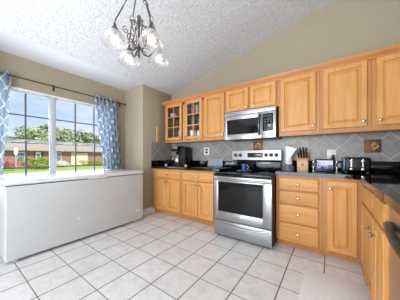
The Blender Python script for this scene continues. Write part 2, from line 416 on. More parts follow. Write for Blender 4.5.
# ------------------------------------------------------------------ cabinet parts
def panel_front(mb, P, a0, a1, b0, b1, w=.055, t=.02, raised=True):
    """raised-panel slab; P(a, depth, b) -> 3D"""
    def rect(i, d): return [P(a0 + i, d, b0 + i), P(a1 - i, d, b0 + i), P(a1 - i, d, b1 - i), P(a0 + i, d, b1 - i)]
    if raised:
        w = min(w, (a1 - a0) * .28, (b1 - b0) * .28)
        prof = [(0, 0), (0, t - .006), (.006, t), (w, t), (w + .004, t - .019), (w + .014, t - .020), (w + .042, t - .002), (w + .046, t - .002)]
    else: prof = [(0, 0), (0, t - .008), (.008, t - .001), (.012, t)]
    mb.rings([rect(*p) for p in prof]); return mb
FRONT = lambda Y: (lambda a, d, b: Vector((a, Y - d, b)))
SIDE = lambda X: (lambda a, d, b: Vector((X - d, a, b)))
def knob(P, a, b, parent, t=.0235):
    c = P(a, t, b); n = (P(a, 1, b) - P(a, 0, b))
    m = MB().lathe([(.007, 0), (.007, .012), (.015, .016), (.0185, .024), (.014, .032), (.004, .035)], c, n, 14)
    m.build('knob', M['nickel'], parent)
def door(P, a0, a1, b0, b1, parent, k=None, mat=None, name='door', raised=True, w=.055):
    o = panel_front(MB(), P, a0, a1, b0, b1, w, .024, raised).build(name, mat or M['wood'], parent, 30)
    if k: knob(P, k[0], k[1], o)
    return o

CT0, CT = .953, 1.0
def carcass(root, x0, x1, yf, yb, z0, z1, kick=True, mat=None):
    m = MB(); m.box(x0, x1, yf, yb, z0, z1)
    if kick: m.box(x0, x1, yf + .075, yb, 0, z0)
    m.build('cabinet_body', mat or M['wood_frame'], root, 0)
YF = 2.61
# left drawer-over-doors units
for (x0, x1, dr, d1, d2, k0, k1, k2, lab) in (
    (-3.1, -2.272, (-2.99, -2.305), (-2.99, -2.652), (-2.645, -2.305), -2.63, -2.685, -2.61, 'maple base cabinet in the corner, under the coffee maker'),
    (-2.27, -1.455, (-2.235, -1.565), (-2.235, -1.888), (-1.878, -1.565), -1.875, -1.92, -1.845, 'maple base cabinet beside the left side of the range')):
    root = thing('base_cabinet', ((x0 + x1) / 2, (YF + YB) / 2, 0), lab, 'cabinet', 'base cabinets along the back wall')
    carcass(root, x0, x1, YF, YB - .01, .10, CT0)
    P = FRONT(YF)
    door(P, dr[0], dr[1], .765, .915, root, (k0, .84), M['wood_h'], 'drawer', False)
    door(P, d1[0], d1[1], .125, .745, root, (k1, .695)); door(P, d2[0], d2[1], .125, .745, root, (k2, .695))
# drawer stack
root = thing('base_cabinet', (-.32, (YF + YB) / 2, 0), 'maple base cabinet with a stack of four drawers, right of the range', 'cabinet', 'base cabinets along the back wall')
carcass(root, -.583, -.062, YF, YB - .01, .10, CT0); P = FRONT(YF)
for z0, z1 in ((.77, .92), (.592, .75), (.35, .572), (.10, .33)):
    door(P, -.545, -.10, z0, z1, root, (-.319, (z0 + z1) / 2), M['wood_h'], 'drawer', False)
root = thing('base_cabinet', (.11, (YF + YB) / 2, 0), 'maple base cabinet with one tall raised-panel door at the inner corner', 'cabinet', 'base cabinets along the back wall')
carcass(root, -.06, .93 - .01, YF, YB - .01, .10, CT0)
door(P, -.018, .252, .105, .918, root, (.012, .83))
# sink base facing left
XF = .285
root = thing('base_cabinet', (XF + .3, 1.94, 0), 'maple base cabinet with paired doors and knobs, between the inner corner and the dishwasher', 'cabinet')
m = MB(); m.box(XF, XR - .01, 1.485, 2.608, .10, CT0); m.box(XF + .075, XR - .01, 1.485, 2.608, 0, .10); m.build('cabinet_body', M['wood_frame'], root, 0)
P = SIDE(XF)
door(P, 1.825, 2.40, .765, .92, root, None, M['wood_hy'], 'false_front', False); door(P, 1.51, 1.80, .765, .92, root, None, M['wood_hy'], 'false_front', False)
door(P, 1.825, 2.40, .12, .745, root, (1.86, .665)); door(P, 1.51, 1.80, .12, .745, root, (1.735, .65))

# worktops
t = thing('worktop', (-2.28, 2.9, CT0), 'black speckled granite worktop left of the range', 'worktop')
MB().box(XJ + .012, -1.447, 2.575, YB - .012, CT0, CT, .006).build('counter_slab', M['granite'], t)
m = MB(); m.box(XJ + .012, -1.447, YB - .032, YB - .012, CT, 1.115, .003); m.box(XJ + .0125, XJ + .032, 2.585, YB - .034, CT, 1.115, .003); tag(m.build('granite_upstand', M['granite']), 'low black granite upstand along the wall left of the range', 'upstand')
t = thing('worktop', (.2, 2.4, CT0), 'long black granite worktop turning the corner right of the range', 'worktop')
m = MB(); poly = [(-.583, YB - .012), (-.583, 2.575), (.21, 2.575), (.245, 2.54), (.245, .62), (XR - .002, .62), (XR - .002, YB - .012)]
m.rings([[(x + ox, y + oy, z) for x, y in poly] for ox, oy, z in ((0, 0, CT0), (0, 0, CT))]); m.build('counter_slab', M['granite'], t, 0)
m = MB(); m.box(-.583, XR - .002, YB - .032, YB - .012, CT, 1.14, .003); m.box(XR - .022, XR - .002, .62, YB - .034, CT, 1.14, .003); tag(m.build('granite_upstand', M['granite']), 'low black granite upstand running behind the toaster and knife block', 'upstand')

# ------------------------------------------------------------------ upper cabinets
YU = 2.90; UZ0, UZ1 = 1.515, 2.36
def upper(x0, x1, doors, lab, z0=UZ0, dz0=1.56):
    root = thing('wall_cabinet', ((x0 + x1) / 2, YB, z0), lab, 'cabinet', 'maple wall cabinets')
    MB().box(x0, x1, YU, YB - .001, z0, UZ1).build('cabinet_body', M['wood_frame'], root, 0)
    for a0, a1, ka, kb in doors: door(FRONT(YU), a0, a1, dz0, 2.335, root, (ka, kb))
    return root
upper(-1.965, -1.493, [(-1.936, -1.515, -1.54, 1.60)], 'single-door maple wall cabinet between the glass-front cabinet and the microwave')
upper(-1.49, -.612, [(-1.475, -1.075, -1.105, 2.02), (-1.04, -.648, -.985, 2.02)], 'short two-door maple wall cabinet directly above the microwave', 1.955, 1.975)
upper(-.61, -.102, [(-.585, -.142, -.175, 1.62)], 'maple wall cabinet right of the microwave, above knife block')
upper(-.10, .408, [(-.062, .368, .335, 1.62)], 'wide maple wall cabinet above toaster and outlet')
upper(.41, XR - .001, [(.448, .86, .478, 1.62)], 'maple wall cabinet at the right edge of view')
# glass-fronted cabinet
gx0, gx1 = -3.03, -1.967
root = thing('wall_cabinet', ((gx0 + gx1) / 2, YB, UZ0), 'corner wall cabinet with two glass-paned doors showing dishes', 'cabinet', 'maple wall cabinets')
m = MB(); tt = .018
m.box(gx0, gx0 + tt, YU, YB - .001, UZ0, UZ1); m.box(gx1 - tt, gx1, YU, YB - .001, UZ0, UZ1)
m.box(gx0, gx1, YU, YB - .001, UZ0, UZ0 + .03); m.box(gx0, gx1, YU, YB - .001, UZ1 - tt, UZ1); m.box(gx0, gx1, YB - .01, YB - .001, UZ0, UZ1)
m.box(gx0, gx0 + .05, YU, YU + .018, UZ0, UZ1); m.box(gx1 - .04, gx1, YU, YU + .018, UZ0, UZ1); m.box(-2.5, -2.44, YU, YU + .018, UZ0, UZ1); m.box(gx0, gx1, YU, YU + .018, 2.30, UZ1)
m.build('cabinet_body', M['wood_frame'], root, 0)
SH = (1.80, 2.06)
MB().box(gx0 + tt, gx1 - tt, YB - .014, YB - .0105, UZ0 + .03, UZ1 - tt).build('shade_backing', plain('interior_shade_tone', (84, 80, 78), .7), root, 0)  # added dark sheet standing in for the shade inside the cabinet
for z in SH: MB().box(gx0 + tt, gx1 - tt, YU + .03, YB - .0145, z, z + .016).build('shelf', M['inside_shaded'], root, 0)
for a0, a1, ka in ((-2.985, -2.515, -2.54), (-2.43, -2.0, -2.41)):
    P = FRONT(YU); m = MB(); b0, b1, w_ = 1.555, 2.335, .062
    for q in ((a0, a0 + w_, b0, b1), (a1 - w_, a1, b0, b1), (a0 + w_, a1 - w_, b0, b0 + w_), (a0 + w_, a1 - w_, b1 - w_, b1)):
        m.box(q[0], q[1], YU - .02, YU, q[2], q[3], .004)
    d = m.build('door', M['wood'], root); tag(d, 'glass-paned door')
    m = MB(); mid = (a0 + a1) / 2; m.box(mid - .009, mid + .009, YU - .017, YU - .004, b0 + w_, b1 - w_, .002)
    for k in (1, 2):
        zz = b0 + w_ + (b1 - b0 - 2 * w_) * k / 3; m.box(a0 + w_, a1 - w_, YU - .016, YU - .0045, zz - .009, zz + .009, .002)
    m.build('muntin', M['wood'], d); MB().box(a0 + w_, a1 - w_, YU - .011, YU - .008, b0 + w_, b1 - w_).build('glass', M['cab_glass'], d, 0)
    knob(P, ka, 1.60, d)
# dishes
def bowl(x, y, z, r, h, lab, mat='white'):
    m = MB().lathe([(r * .45, 0), (r * .5, .004), (r * .85, h * .5), (r, h), (r * .95, h), (r * .8, h * .52), (r * .4, .012), (.001, .011)], (x, y, z), (0, 0, 1), 20)
    return tag(m.build('bowl', M[mat]), lab, 'bowl', 'bowls in the glass-fronted cabinet')
z1, z2, z0_ = SH[0] + .016, SH[1] + .016, UZ0 + .03
bowl(-2.87, 3.03, z2, .085, .06, 'white bowl on the top shelf behind the left glass door, lower of two')
bowl(-2.87, 3.03, z2 + .024, .085, .06, 'white bowl on the top shelf behind the left glass door, upper of two')
bowl(-2.63, 3.05, z1, .08, .07, 'pale bowl on the middle shelf behind left glass door', 'slate')
bowl(-2.86, 3.05, z0_, .085, .08, 'pale bowl on bottom shelf behind the left glass door', 'slate')
def tumbler(x, y, z, r, h, lab, mat):
    m = MB().lathe([(r * .8, 0), (r, h), (r * .93, h), (r * .75, .01), (.001, .009)], (x, y, z), (0, 0, 1), 18)
    return tag(m.build('cup', M[mat]), lab, 'cup', 'cups in the glass-fronted cabinet')
tumbler(-2.62, 3.03, z2, .04, .13, 'dark cup on the top shelf behind left glass door', 'dark_grey')
tumbler(-2.87, 3.03, z1, .045, .12, 'dark cup on the middle shelf behind left glass door', 'dark_grey')
tumbler(-2.62, 3.03, z0_, .045, .12, 'slate-blue cup on bottom shelf behind left glass door', 'blue_card')
def carton(x0, x1, z, h, mat, lab, d=.14):
    m = MB().box(x0, x1, 2.99, 2.99 + d, z, z + h, .004); tag(m.build('box', M[mat]), lab, 'box', 'boxes in the glass-fronted cabinet')
carton(-2.35, -2.24, z2, .19, 'red', 'raspberry red box on top shelf behind the right glass door')
carton(-2.18, -2.10, z2, .20, 'blue_card', 'slate blue box on top shelf behind the right glass door')
carton(-2.225, -2.195, z2, .17, 'white', 'thin white box between the red and blue boxes in cabinet', .12)
carton(-2.35, -2.25, z1, .16, 'green_card', 'grey-green box on middle shelf behind the right glass door')
tumbler(-2.14, 3.03, z1, .048, .15, 'pale grey cup on middle shelf behind right glass door', 'slate')
tumbler(-2.31, 3.0, z0_, .055, .2, 'white pitcher-like cup on bottom shelf behind right glass door', 'white')
carton(-2.19, -2.08, z0_, .19, 'white', 'white box on bottom shelf behind the right glass door')
# crown moulding
def crown():
    m = MB(); pr = [(0, 2.335), (.016, 2.335), (.02, 2.352), (.03, 2.365), (.05, 2.395), (.055, 2.418), (.03, 2.42), (0, 2.42)]
    ringsA = [Vector((XR, YU - a, z)) for a, z in pr]; ringsB = [Vector((gx0 - a, YU - a, z)) for a, z in pr]; ringsC = [Vector((gx0 - a, YB - .001, z)) for a, z in pr]
    m.rings([ringsA, ringsB, ringsC]); struct(m, 'trim_crown', M['wood_dark'], smooth=25)
crown()
m = MB()
m.box(gx0, -1.493, YU + .004, YU + .02, UZ0 - .012, UZ0 - .0005)
struct(m, 'trim_light_rail', M['wood_dark'])
m = MB().box(-.61, XR, YU + .004, YU + .02, UZ0 - .014, UZ0 - .0005); struct(m, 'trim_light_rail_right', M['wood_dark'])
m = MB().box(XJ + .001, XJ + .022, 2.73, 2.80, 1.517, 1.86, .005)
tag(m.build('wooden_board', M['block']), 'narrow pale wooden board standing on the side tiles, left of the glass-fronted cabinet', 'board')

# ------------------------------------------------------------------ microwave
mx0, mx1, my, mz0, mz1 = -1.465, -.632, 2.80, 1.483, 1.948
t = thing('microwave', ((mx0 + mx1) / 2, YB, mz0), 'stainless steel over-the-range microwave hung above the stove', 'microwave')
MB().box(mx0, mx1, my + .03, YB - .013, mz0, mz1, .004).build('microwave_body', M['dark_grey'], t)
m = MB().box(mx0, mx1, my - .004, my + .029, mz1 - .065, mz1, .006); m.build('vent_panel', M['steel'], t)
xd = -.842
m = MB(); wz0, wz1 = mz0 + .085, mz1 - .135
for q in ((mx0, mx0 + .045, mz0, mz1 - .068), (xd - .045, xd, mz0, mz1 - .068), (mx0 + .045, xd - .045, mz0, wz0), (mx0 + .045, xd - .045, wz1, mz1 - .068)):
    m.box(q[0], q[1], my, my + .029, q[2], q[3], .002)
d = m.build('door', M['steel'], t)
MB().box(mx0 + .045, xd - .045, my + .006, my + .02, wz0, wz1).build('window', M['black_gloss'], d, 0)
m = MB(); hx = xd - .022; zz = [mz0 + .05 + (mz1 - mz0 - .15) * k / 10 for k in range(11)]
m.tube([(hx, my - .014 - .038 * math.sin(PI * k / 10), z) for k, z in enumerate(zz)], .017, 10)
m.box(hx - .012, hx + .012, my - .02, my + .003, mz0 + .045, mz0 + .07, .003); m.box(hx - .012, hx + .012, my - .02, my + .003, mz1 - .125, mz1 - .1, .003)
m.build('handle', plain('smoked_handle_steel', (96, 98, 102), .25, .85, .03), d)
MB().box(xd + .002, mx1, my, my + .029, mz0, mz1 - .068, .003).build('control_frame', M['steel'], t)
cpn = MB().box(xd + .022, mx1 - .035, my - .003, my + .001, mz0 + .1, mz1 - .10, .001).build('control_panel', M['black_gloss'], t)
m = MB()
for r_ in range(5):
    for c_ in range(3): m.box(xd + .04 + c_ * .045, xd + .07 + c_ * .045, my - .006, my - .0032, mz0 + .12 + r_ * .036, mz0 + .142 + r_ * .036, .001)
m.build('buttons', M['dark_grey'], cpn)
MB().box(xd + .04, mx1 - .055, my - .005, my - .0032, mz1 - .155, mz1 - .12).build('display', M['lcd'], cpn, 0)

# ------------------------------------------------------------------ range
rx0, rx1, ry = -1.44, -.592, 2.405
t = thing('range', ((rx0 + rx1) / 2, 2.8, 0), 'stainless steel freestanding electric range with black glass oven window', 'stove')
m = MB(); m.box(rx0, rx1, ry + .03, YB - .035, .03, .915); 
for fx in (rx0 + .05, rx1 - .05):
    for fy in (ry + .08, YB - .1): m.lathe([(.02, 0), (.02, .03)], (fx, fy, 0), (0, 0, 1), 10)
m.build('range_body', M['black'], t, 0)
m = MB(); m.box(rx0, rx1, ry - .01, YB - .09, .917, .955, .006); ck = m.build('cooktop', M['black_gloss'], t)
for bx, by, br in ((rx0 + .22, ry + .2, .1), (rx1 - .22, ry + .2, .11), (rx0 + .22, ry + .5, .085), (rx1 - .22, ry + .5, .085)):
    MB().tube([(bx + br * math.cos(2 * PI * k / 28), by + br * math.sin(2 * PI * k / 28), .9552) for k in range(28)], .0025, 4, True).build('burner_ring', M['dark_grey'], ck)
# oven door with window recess
m = MB(); dz0, dz1 = .262, .905; wx0, wx1, wz0, wz1 = rx0 + .07, rx1 - .13 + .02, .385, .825
m.box(rx0, rx1, ry - .005, ry + .03, dz1 - .06, dz1, .006)
for q in ((rx0, wx0, dz0, dz1 - .06), (wx1, rx1, dz0, dz1 - .06), (wx0, wx1, dz0, wz0), (wx0, wx1, wz1, dz1 - .06)):
    m.box(q[0], q[1], ry, ry + .029, q[2], q[3], .002)
d = m.build('oven_door', M['steel'], t)
m = MB().box(wx0, wx1, ry + .004, ry + .02, wz0, wz1); m.build('oven_window', M['black_gloss'], d, 0)
m = MB(); m.tube([(rx0 + .04 + (rx1 - rx0 - .08) * k / 12, ry - .012 - .035 * math.sin(PI * k / 12) ** .5, .868) for k in range(13)], .0135, 10)
m.box(rx0 + .03, rx0 + .055, ry - .02, ry, .855, .882, .003); m.box(rx1 - .055, rx1 - .03, ry - .02, ry, .855, .882, .003)
m.build('handle', M['steel'], d)
m = MB().box((rx0 + rx1) / 2 - .04, (rx0 + rx1) / 2 + .03, ry - .003, ry, .32, .35, .001); m.build('badge', M['nickel'], d)
m = MB(); m.box(rx0, rx1, ry, ry + .028, .035, .25, .005); dr = m.build('drawer', M['steel'], t)
pts = [(rx0 + .03 + (rx1 - rx0 - .06) * k / 14, ry - .004 - .022 * math.sin(PI * k / 14), .225 - .03 * math.sin(PI * k / 14)) for k in range(15)]
m = MB().tube(pts, .012, 8); m.build('handle', M['steel'], dr)
# backguard
m = MB(); gx_0, gx_1 = rx0 - .02, rx1 - .035
m.box(gx_0 + .02, gx_1, 3.10, YB - .034, .955, 1.15, .004); m.build('backguard', M['black_gloss'], t)
pz0, pz1, py = 1.145, 1.305, 3.085
m = MB(); m.prism([(py, pz0), (py + .015, pz1), (YB - .034, pz1), (YB - .034, pz0)], lambda a, z: (gx_0, a, z), lambda a, z: (gx_1 + .01, a, z))
cp = m.build('control_panel', M['steel'], t)
MB().box(-1.165, -.905, py - .003, py + .02, 1.185, 1.265, .002).build('display', M['lcd'], cp)
for kx in (-1.39, -1.30, -.848, -.768, -.688):
    k = MB().lathe([(.032, 0), (.032, .006), (.025, .008), (.023, .032), (.018, .036)], (kx, py + .005, 1.225), (0, -1, .08), 18)
    k.box(kx - .005, kx + .005, py - .036, py - .02, 1.2, 1.25, .002); k.build('knob', M['dark_grey'], cp)

# ------------------------------------------------------------------ dishwasher
t = thing('dishwasher', (.6, 1.18, 0), 'stainless dishwasher with a thick bowed handle at right edge', 'dishwasher')
MB().box(.31, XR - .03, .65, 1.483, .1, .935).build('dishwasher_body', M['black'], t, 0)
d = MB().box(.285, .309, .655, 1.478, .115, .915, .006).build('door', M['steel_y'], t)
pts = [(.284, 1.44, .815), (.270, 1.44, .815)] + [(.276 - .034 * math.sin(PI * (k / 14)) ** .7, 1.44 - .74 * k / 14, .815) for k in range(1, 14)] + [(.270, .70, .815), (.284, .70, .815)]
MB().tube(pts, .022, 12).build('handle', plain('smoked_steel', (74, 76, 80), .25, .8, .03), d)
MB().box(.36, XR - .03, .68, 1.46, 0, .1).build('kick_plate', M['black'], t, 0)

# ------------------------------------------------------------------ chest freezer
t = thing('chest_freezer', (-3.22, 1.28, 0), 'long white chest freezer standing under the window', 'freezer')
fx0, fx1, fy0, fy1 = -3.60, -2.87, .385, 2.19
m = MB(); m.box(fx0, fx1, fy0, fy1, .035, .868, .018, 3)
for a in (fx0 + .08, fx1 - .08):
    for b_ in (fy0 + .1, fy1 - .1): m.lathe([(.03, 0), (.03, .04)], (a, b_, 0), (0, 0, 1), 10)
m.build('freezer_body', M['freezer'], t)
MB().box(fx0 + .01, fx1 - .012, fy0 + .01, fy1 - .01, .866, .878).build('gasket', M['dark_grey'], t)
m = MB().box(fx0, fx1 + .006, fy0 - .004, fy1 + .004, .877, .938, .022, 4); l = m.build('lid', plain('glossy_lid_enamel', (232, 233, 235), .12, 0, .01), t)
m = MB().box(fx1 + .004, fx1 + .016, 1.22, 1.5, .872, .886, .004); m.build('handle', M['white'], l)
m = MB().lathe([(.014, 0), (.014, .004), (.004, .006)], (fx1 - .001, 1.1, .33), (1, 0, 0), 14); m.build('drain_plug', M['paper'], t)
m = MB().lathe([(.02, 0), (.02, .006), (.012, .012)], (fx1 - .001, 2.08, .22), (1, 0, 0), 14); m.build('dial', M['white'], t)
m = MB().box(fx1 - .001, fx1 + .002, 2.03, 2.05, .20, .24, .001); m.build('label_plate', M['paper'], t)

# ------------------------------------------------------------------ curtains and rod
def curtain(y0t, y1t, y0b, y1b, zb, lab, folds, seed):
    r = random.Random(seed); m = MB(); lay = m.bm.loops.layers.uv.new('UVMap')
    nu, nv = folds * 10, 26; W = 1.5 * max(y1t - y0t, .3); zt = 2.40; grid = []
    ph = [r.uniform(-.5, .5) for _ in range(folds + 1)]
    for j in range(nv + 1):
        v = j / nv; z = zt + (zb - zt) * v; row = []
        for i in range(nu + 1):
            u = i / nu
            y = (y0t + (y1t - y0t) * u) * (1 - v) + (y0b + (y1b - y0b) * u) * v
            amp = .022 + .014 * v
            x = XW + .105 + amp * math.sin(2 * PI * folds * u + .6 * math.sin(5 * u + 2 * v)) + .006 * math.sin(7 * v + 9 * u)
            row.append((Vector((x, y + .006 * math.sin(9 * v + i), z)), (u * W, v * (zt - zb))))
        grid.append(row)
    vs = [[m.bm.verts.new(p[0]) for p in row] for row in grid]
    for j in range(nv):
        for i in range(nu):
            f = m.bm.faces.new((vs[j][i], vs[j][i + 1], vs[j + 1][i + 1], vs[j + 1][i]))
            for lp, (a, b_) in zip(f.loops, ((j, i), (j, i + 1), (j + 1, i + 1), (j + 1, i))): lp[lay].uv = grid[a][b_][1]
    o = m.build('curtain', M['curtain'], None, 180); tag(o, lab, 'curtain', 'trellis curtains at the window')
    return o
curtain(1.67, 2.13, 1.84, 2.23, .945, 'blue-grey curtain with white trellis pattern, right of window', 6, 1)
curtain(-.05, .57, -.05, .475, .945, 'blue-grey curtain with white trellis pattern, at left edge of window', 6, 2)
t = thing('curtain_rod', (XW + .1, 1.1, 2.345), 'thin dark bronze curtain rod across the window top', 'curtain rod')
MB().tube([(XW + .105, -.08, 2.35), (XW + .105, 2.27, 2.35)], .010, 10).build('rod', M['rod'], t)
MB().lathe([(.010, 0), (.018, .01), (.014, .03), (.022, .05), (.01, .075), (.003, .08)], (XW + .105, 2.27, 2.35), (0, 1, 0), 12).build('finial', M['rod'], t)
for yy in (1.07, 2.25):
    m = MB().tube([(XW + .001, yy, 2.36), (XW + .06, yy, 2.36), (XW + .105, yy, 2.335)], .007, 8); m.box(XW, XW + .006, yy - .015, yy + .015, 2.30, 2.40, .002); m.build('bracket', M['rod'], t)

# ------------------------------------------------------------------ chandelier
def chandelier():
    D, Xc = 1.665, -.56
    S, C = math.sin(math.radians(YAW)), math.cos(math.radians(YAW))
    cx, cy = Xc * C - D * S, Xc * S + D * C
    t = thing('chandelier', (cx, cy, 2.1), 'bronze scrolled chandelier with four lit glass bell shades', 'chandelier')
    ang0 = math.radians(YAW + 45); rad = .212
    dirs = [Vector((math.cos(ang0 + k * PI / 2), math.sin(ang0 + k * PI / 2), 0)) for k in range(4)]
    c = Vector((cx, cy, 0)); zh = 2.80
    m = MB().lathe([(.004, 2.10), (.013, 2.12), (.007, 2.15), (.018, 2.19), (.010, 2.23), (.010, 2.40), (.02, 2.43), (.012, 2.46), (.02, 2.475), (.003, 2.50)], c, (0, 0, 1), 14)
    m.build('stem', M['iron'], t)
    def planar(d, pts): return [c + d * a + Vector((0, 0, z)) for a, z in pts]
    def spiral(r0, turns, a0, ca, cz_, sgn=1, n=26):
        return [(ca + r0 * (1 - .8 * k / n) * math.cos(a0 + sgn * turns * 2 * PI * k / n), cz_ + r0 * (1 - .8 * k / n) * math.sin(a0 + sgn * turns * 2 * PI * k / n)) for k in range(n + 1)]
    shade0 = None
    for d in dirs:
        p = c + d * rad
        m = MB(); m.tube(planar(d, [(.012, 2.20), (.05, 2.15), (.10, 2.155), (.15, 2.21), (.19, 2.275), (rad, 2.285), (rad, 2.27)]), .006, 8)
        m.build('arm', M['iron'], t)
        m = MB(); m.tube(planar(d, spiral(.042, 1.4, -PI / 2, .07, 2.26)), .004, 6)
        m.tube(planar(d, [(.015, 2.40), (.05, 2.43), (.072, 2.40), (.06, 2.35), (.04, 2.30), (.06, 2.22)]), .004, 6)
        m.tube(planar(d, spiral(.03, 1.3, PI / 2, .12, 2.30, -1)), .0035, 6); m.tube(planar(d, spiral(.028, 1.2, 0, .055, 2.395)), .0035, 6)
        m.tube(planar(d, spiral(.024, 1.2, PI, .05, 2.165, -1)), .0035, 6)
        m.build('scroll', M['iron'], t)
        # rod and link rings up to the hub
        a = p + Vector((0, 0, 2.33)); b_ = c + d * .015 + Vector((0, 0, zh)); mid = a.lerp(b_, .42)
        side = (b_ - a).normalized()
        m = MB(); m.tube([a, a.lerp(b_, .36)], .0058, 6); m.tube([a.lerp(b_, .48), b_], .0058, 6)
        for cc, rr in ((mid, .026), (a - Vector((0, 0, .012)), .014)):
            e1 = side; e2 = Vector((0, 0, 1)).cross(side).normalized()
            m.tube([cc + (e1 * math.cos(2 * PI * k / 16) + e2 * math.sin(2 * PI * k / 16)) * rr for k in range(16)], .003, 6, True)
        m.build('hanging_rod', M['iron'], t)
        m = MB().lathe([(.006, 2.315), (.012, 2.30), (.014, 2.285), (.03, 2.262), (.034, 2.25), (.03, 2.246), (.014, 2.244), (.013, 2.206), (.003, 2.205)], p, (0, 0, 1), 16); m.build('socket_cup', M['iron'], t)
        m = MB().lathe([(.030, 2.250), (.048, 2.240), (.064, 2.222), (.074, 2.20), (.078, 2.18), (.083, 2.163), (.094, 2.150), (.106, 2.144), (.104, 2.141), (.091, 2.147), (.080, 2.161), (.075, 2.18), (.071, 2.199), (.061, 2.219), (.046, 2.236), (.029, 2.246)], p, (0, 0, 1), 28, False)
        sh = m.build('lamp_shade', M['shade'], t, 80)
        m = MB().lathe([(.010, 2.212), (.020, 2.206), (.027, 2.193), (.030, 2.178), (.027, 2.163), (.019, 2.152), (.004, 2.148)], p, (0, 0, 1), 18); m.build('bulb', M['bulb'], t, 80)
    zc = cz(cx)
    m = MB().lathe([(.02, zh - .02), (.03, zh), (.012, zh + .02), (.004, zh + .03)], c, (0, 0, 1), 14); m.build('hub', M['iron'], t)
    m = MB(); z = zh + .035; k = 0
    while z < zc - .03:
        e = Vector((1, 0, 0)) if k % 2 else Vector((0, 1, 0))
        m.tube([c + Vector((0, 0, z)) + e * .010 * math.cos(2 * PI * q / 10) + Vector((0, 0, .02 * math.sin(2 * PI * q / 10))) for q in range(10)], .0025, 5, True); z += .033; k += 1
    m.build('chain', M['iron'], t)
    m = MB().lathe([(.012, zc - .045), (.05, zc - .03), (.062, zc - .012), (.062, zc + .02)], c, (0, 0, 1), 20); m.build('ceiling_canopy', M['iron'], t)
chandelier()

# ------------------------------------------------------------------ counter items
# coffee maker
t = thing('coffee_maker', (-2.66, 2.97, CT), 'black drip coffee maker with silver carafe in the counter corner', 'coffee maker')
kx0, kx1, ky0, ky1 = -2.80, -2.44, 2.86, 3.09
m = MB(); m.box(kx0, kx1, ky0, ky1, CT, CT + .035, .01); m.box(kx0, kx1 - .16, ky1 - .08, ky1, CT + .03, 1.43, .01); m.box(kx1 - .17, kx1, ky0 + .05, ky1, CT + .03, 1.40, .012)
m.build('base', M['black'], t)
m = MB().box(kx0, kx1 - .16, ky0, ky1 - .06, 1.31, 1.42, .02); m.build('brew_head', M['black'], t)
m = MB().box(kx0 + .02, kx1 - .18, ky0 - .004, ky0 + .02, 1.375, 1.405, .004); m.build('trim_band', M['steel'], t)
m = MB().lathe([(.055, CT + .036), (.075, CT + .06), (.078, CT + .14), (.06, CT + .2), (.042, CT + .225), (.045, CT + .24), (.01, CT + .25)], (-2.69, 2.955, 0), (0, 0, 1), 22); k = m.build('carafe', M['steel_v'], t); tag(k, 'silver carafe')
m = MB().tube([(-2.74, 2.89, CT + .21), (-2.78, 2.84, CT + .2), (-2.79, 2.83, CT + .12), (-2.75, 2.88, CT + .08)], .009, 8); m.build('carafe_handle', M['black'], k)
for (x, y, lab) in ((-2.92, 2.83, 'small white creamer cup left of the coffee maker'), (-2.33, 2.80, 'small white creamer cup right of the coffee maker')):
    m = MB().lathe([(.022, 0), (.03, .035), (.027, .035), (.019, .004), (.001, .004)], (x, y, CT), (0, 0, 1), 14); tag(m.build('cup', M['white']), lab, 'cup')
# slate board leaning left of range
m = MB().box(-2.04, -1.70, -.008, .008, 0, .155, .003).xf(Matrix.Translation((0, 3.155, CT + .002)) @ Matrix.Rotation(math.radians(-8), 4, 'X'))
tag(m.build('cutting_board', M['slate']), 'pale speckled blue-grey cutting board leaning against the upstand left of the range', 'cutting board')
# spoon rest and mug
CK = .9551
m = MB().lathe([(.05, 0), (.055, .004), (.12, .014), (.13, .020), (.12, .018), (.05, .008), (.001, .008)], (-1.13, 2.84, CK + .0005), (0, 0, 1), 28)
tag(m.build('plate', M['blue_pale']), 'small blue spoon-rest plate on the black cooktop', 'plate')
t = thing('mug', (-1.13, 2.84, CK + .009), 'blue and white mug standing on the small plate on cooktop', 'mug')
m = MB().lathe([(.030, 0), (.034, .004), (.038, .115), (.034, .115), (.030, .008), (.001, .008)], (-1.13, 2.84, CK + .0092), (0, 0, 1), 22); m.build('mug_body', M['blue'], t)
m = MB().tube([(-1.13 + .043 + .03 * math.sin(PI * k / 8), 2.84, CK + .035 + .075 * k / 8) for k in range(9)], .006, 8); m.build('handle', M['blue_pale'], t)
# paper towel holder
px_, pyy = -.505, 3.08
t = thing('paper_towel_holder', (px_, pyy, CT), 'grey weighted paper towel holder right of the range', 'paper towel holder')
MB().lathe([(.078, 0), (.078, .012), (.072, .055), (.05, .075), (.02, .08)], (px_, pyy, CT), (0, 0, 1), 28).build('base', plain('grey_base_plastic', (104, 110, 120), .4), t)
MB().lathe([(.008, .07), (.008, .36), (.014, .365), (.012, .385), (.002, .39)], (px_, pyy, CT), (0, 0, 1), 12).build('post', M['nickel'], t)
t = thing('paper_towel_roll', (px_, pyy, CT + .08), 'white paper towel roll with loose sheet on the grey holder', 'paper towel')
MB().lathe([(.012, .082), (.046, .082), (.048, .09), (.048, .35), (.046, .358), (.012, .358)], (px_, pyy, CT), (0, 0, 1), 28).build('roll', M['paper'], t)
m = MB(); rr = []
for k in range(9):
    f = k / 8; x = px_ - .005 + .125 * f; y = pyy - .052 - .012 * math.sin(PI * f)
    rr.append([(x, y, CT + .35 - .03 * f ** 2), (x, y - .003, CT + .35 - .03 * f ** 2), (x - .0, y - .003, CT + .12 + .20 * f), (x, y, CT + .12 + .20 * f)])
m.rings(rr); m.build('loose_sheet', M['paper'], t)
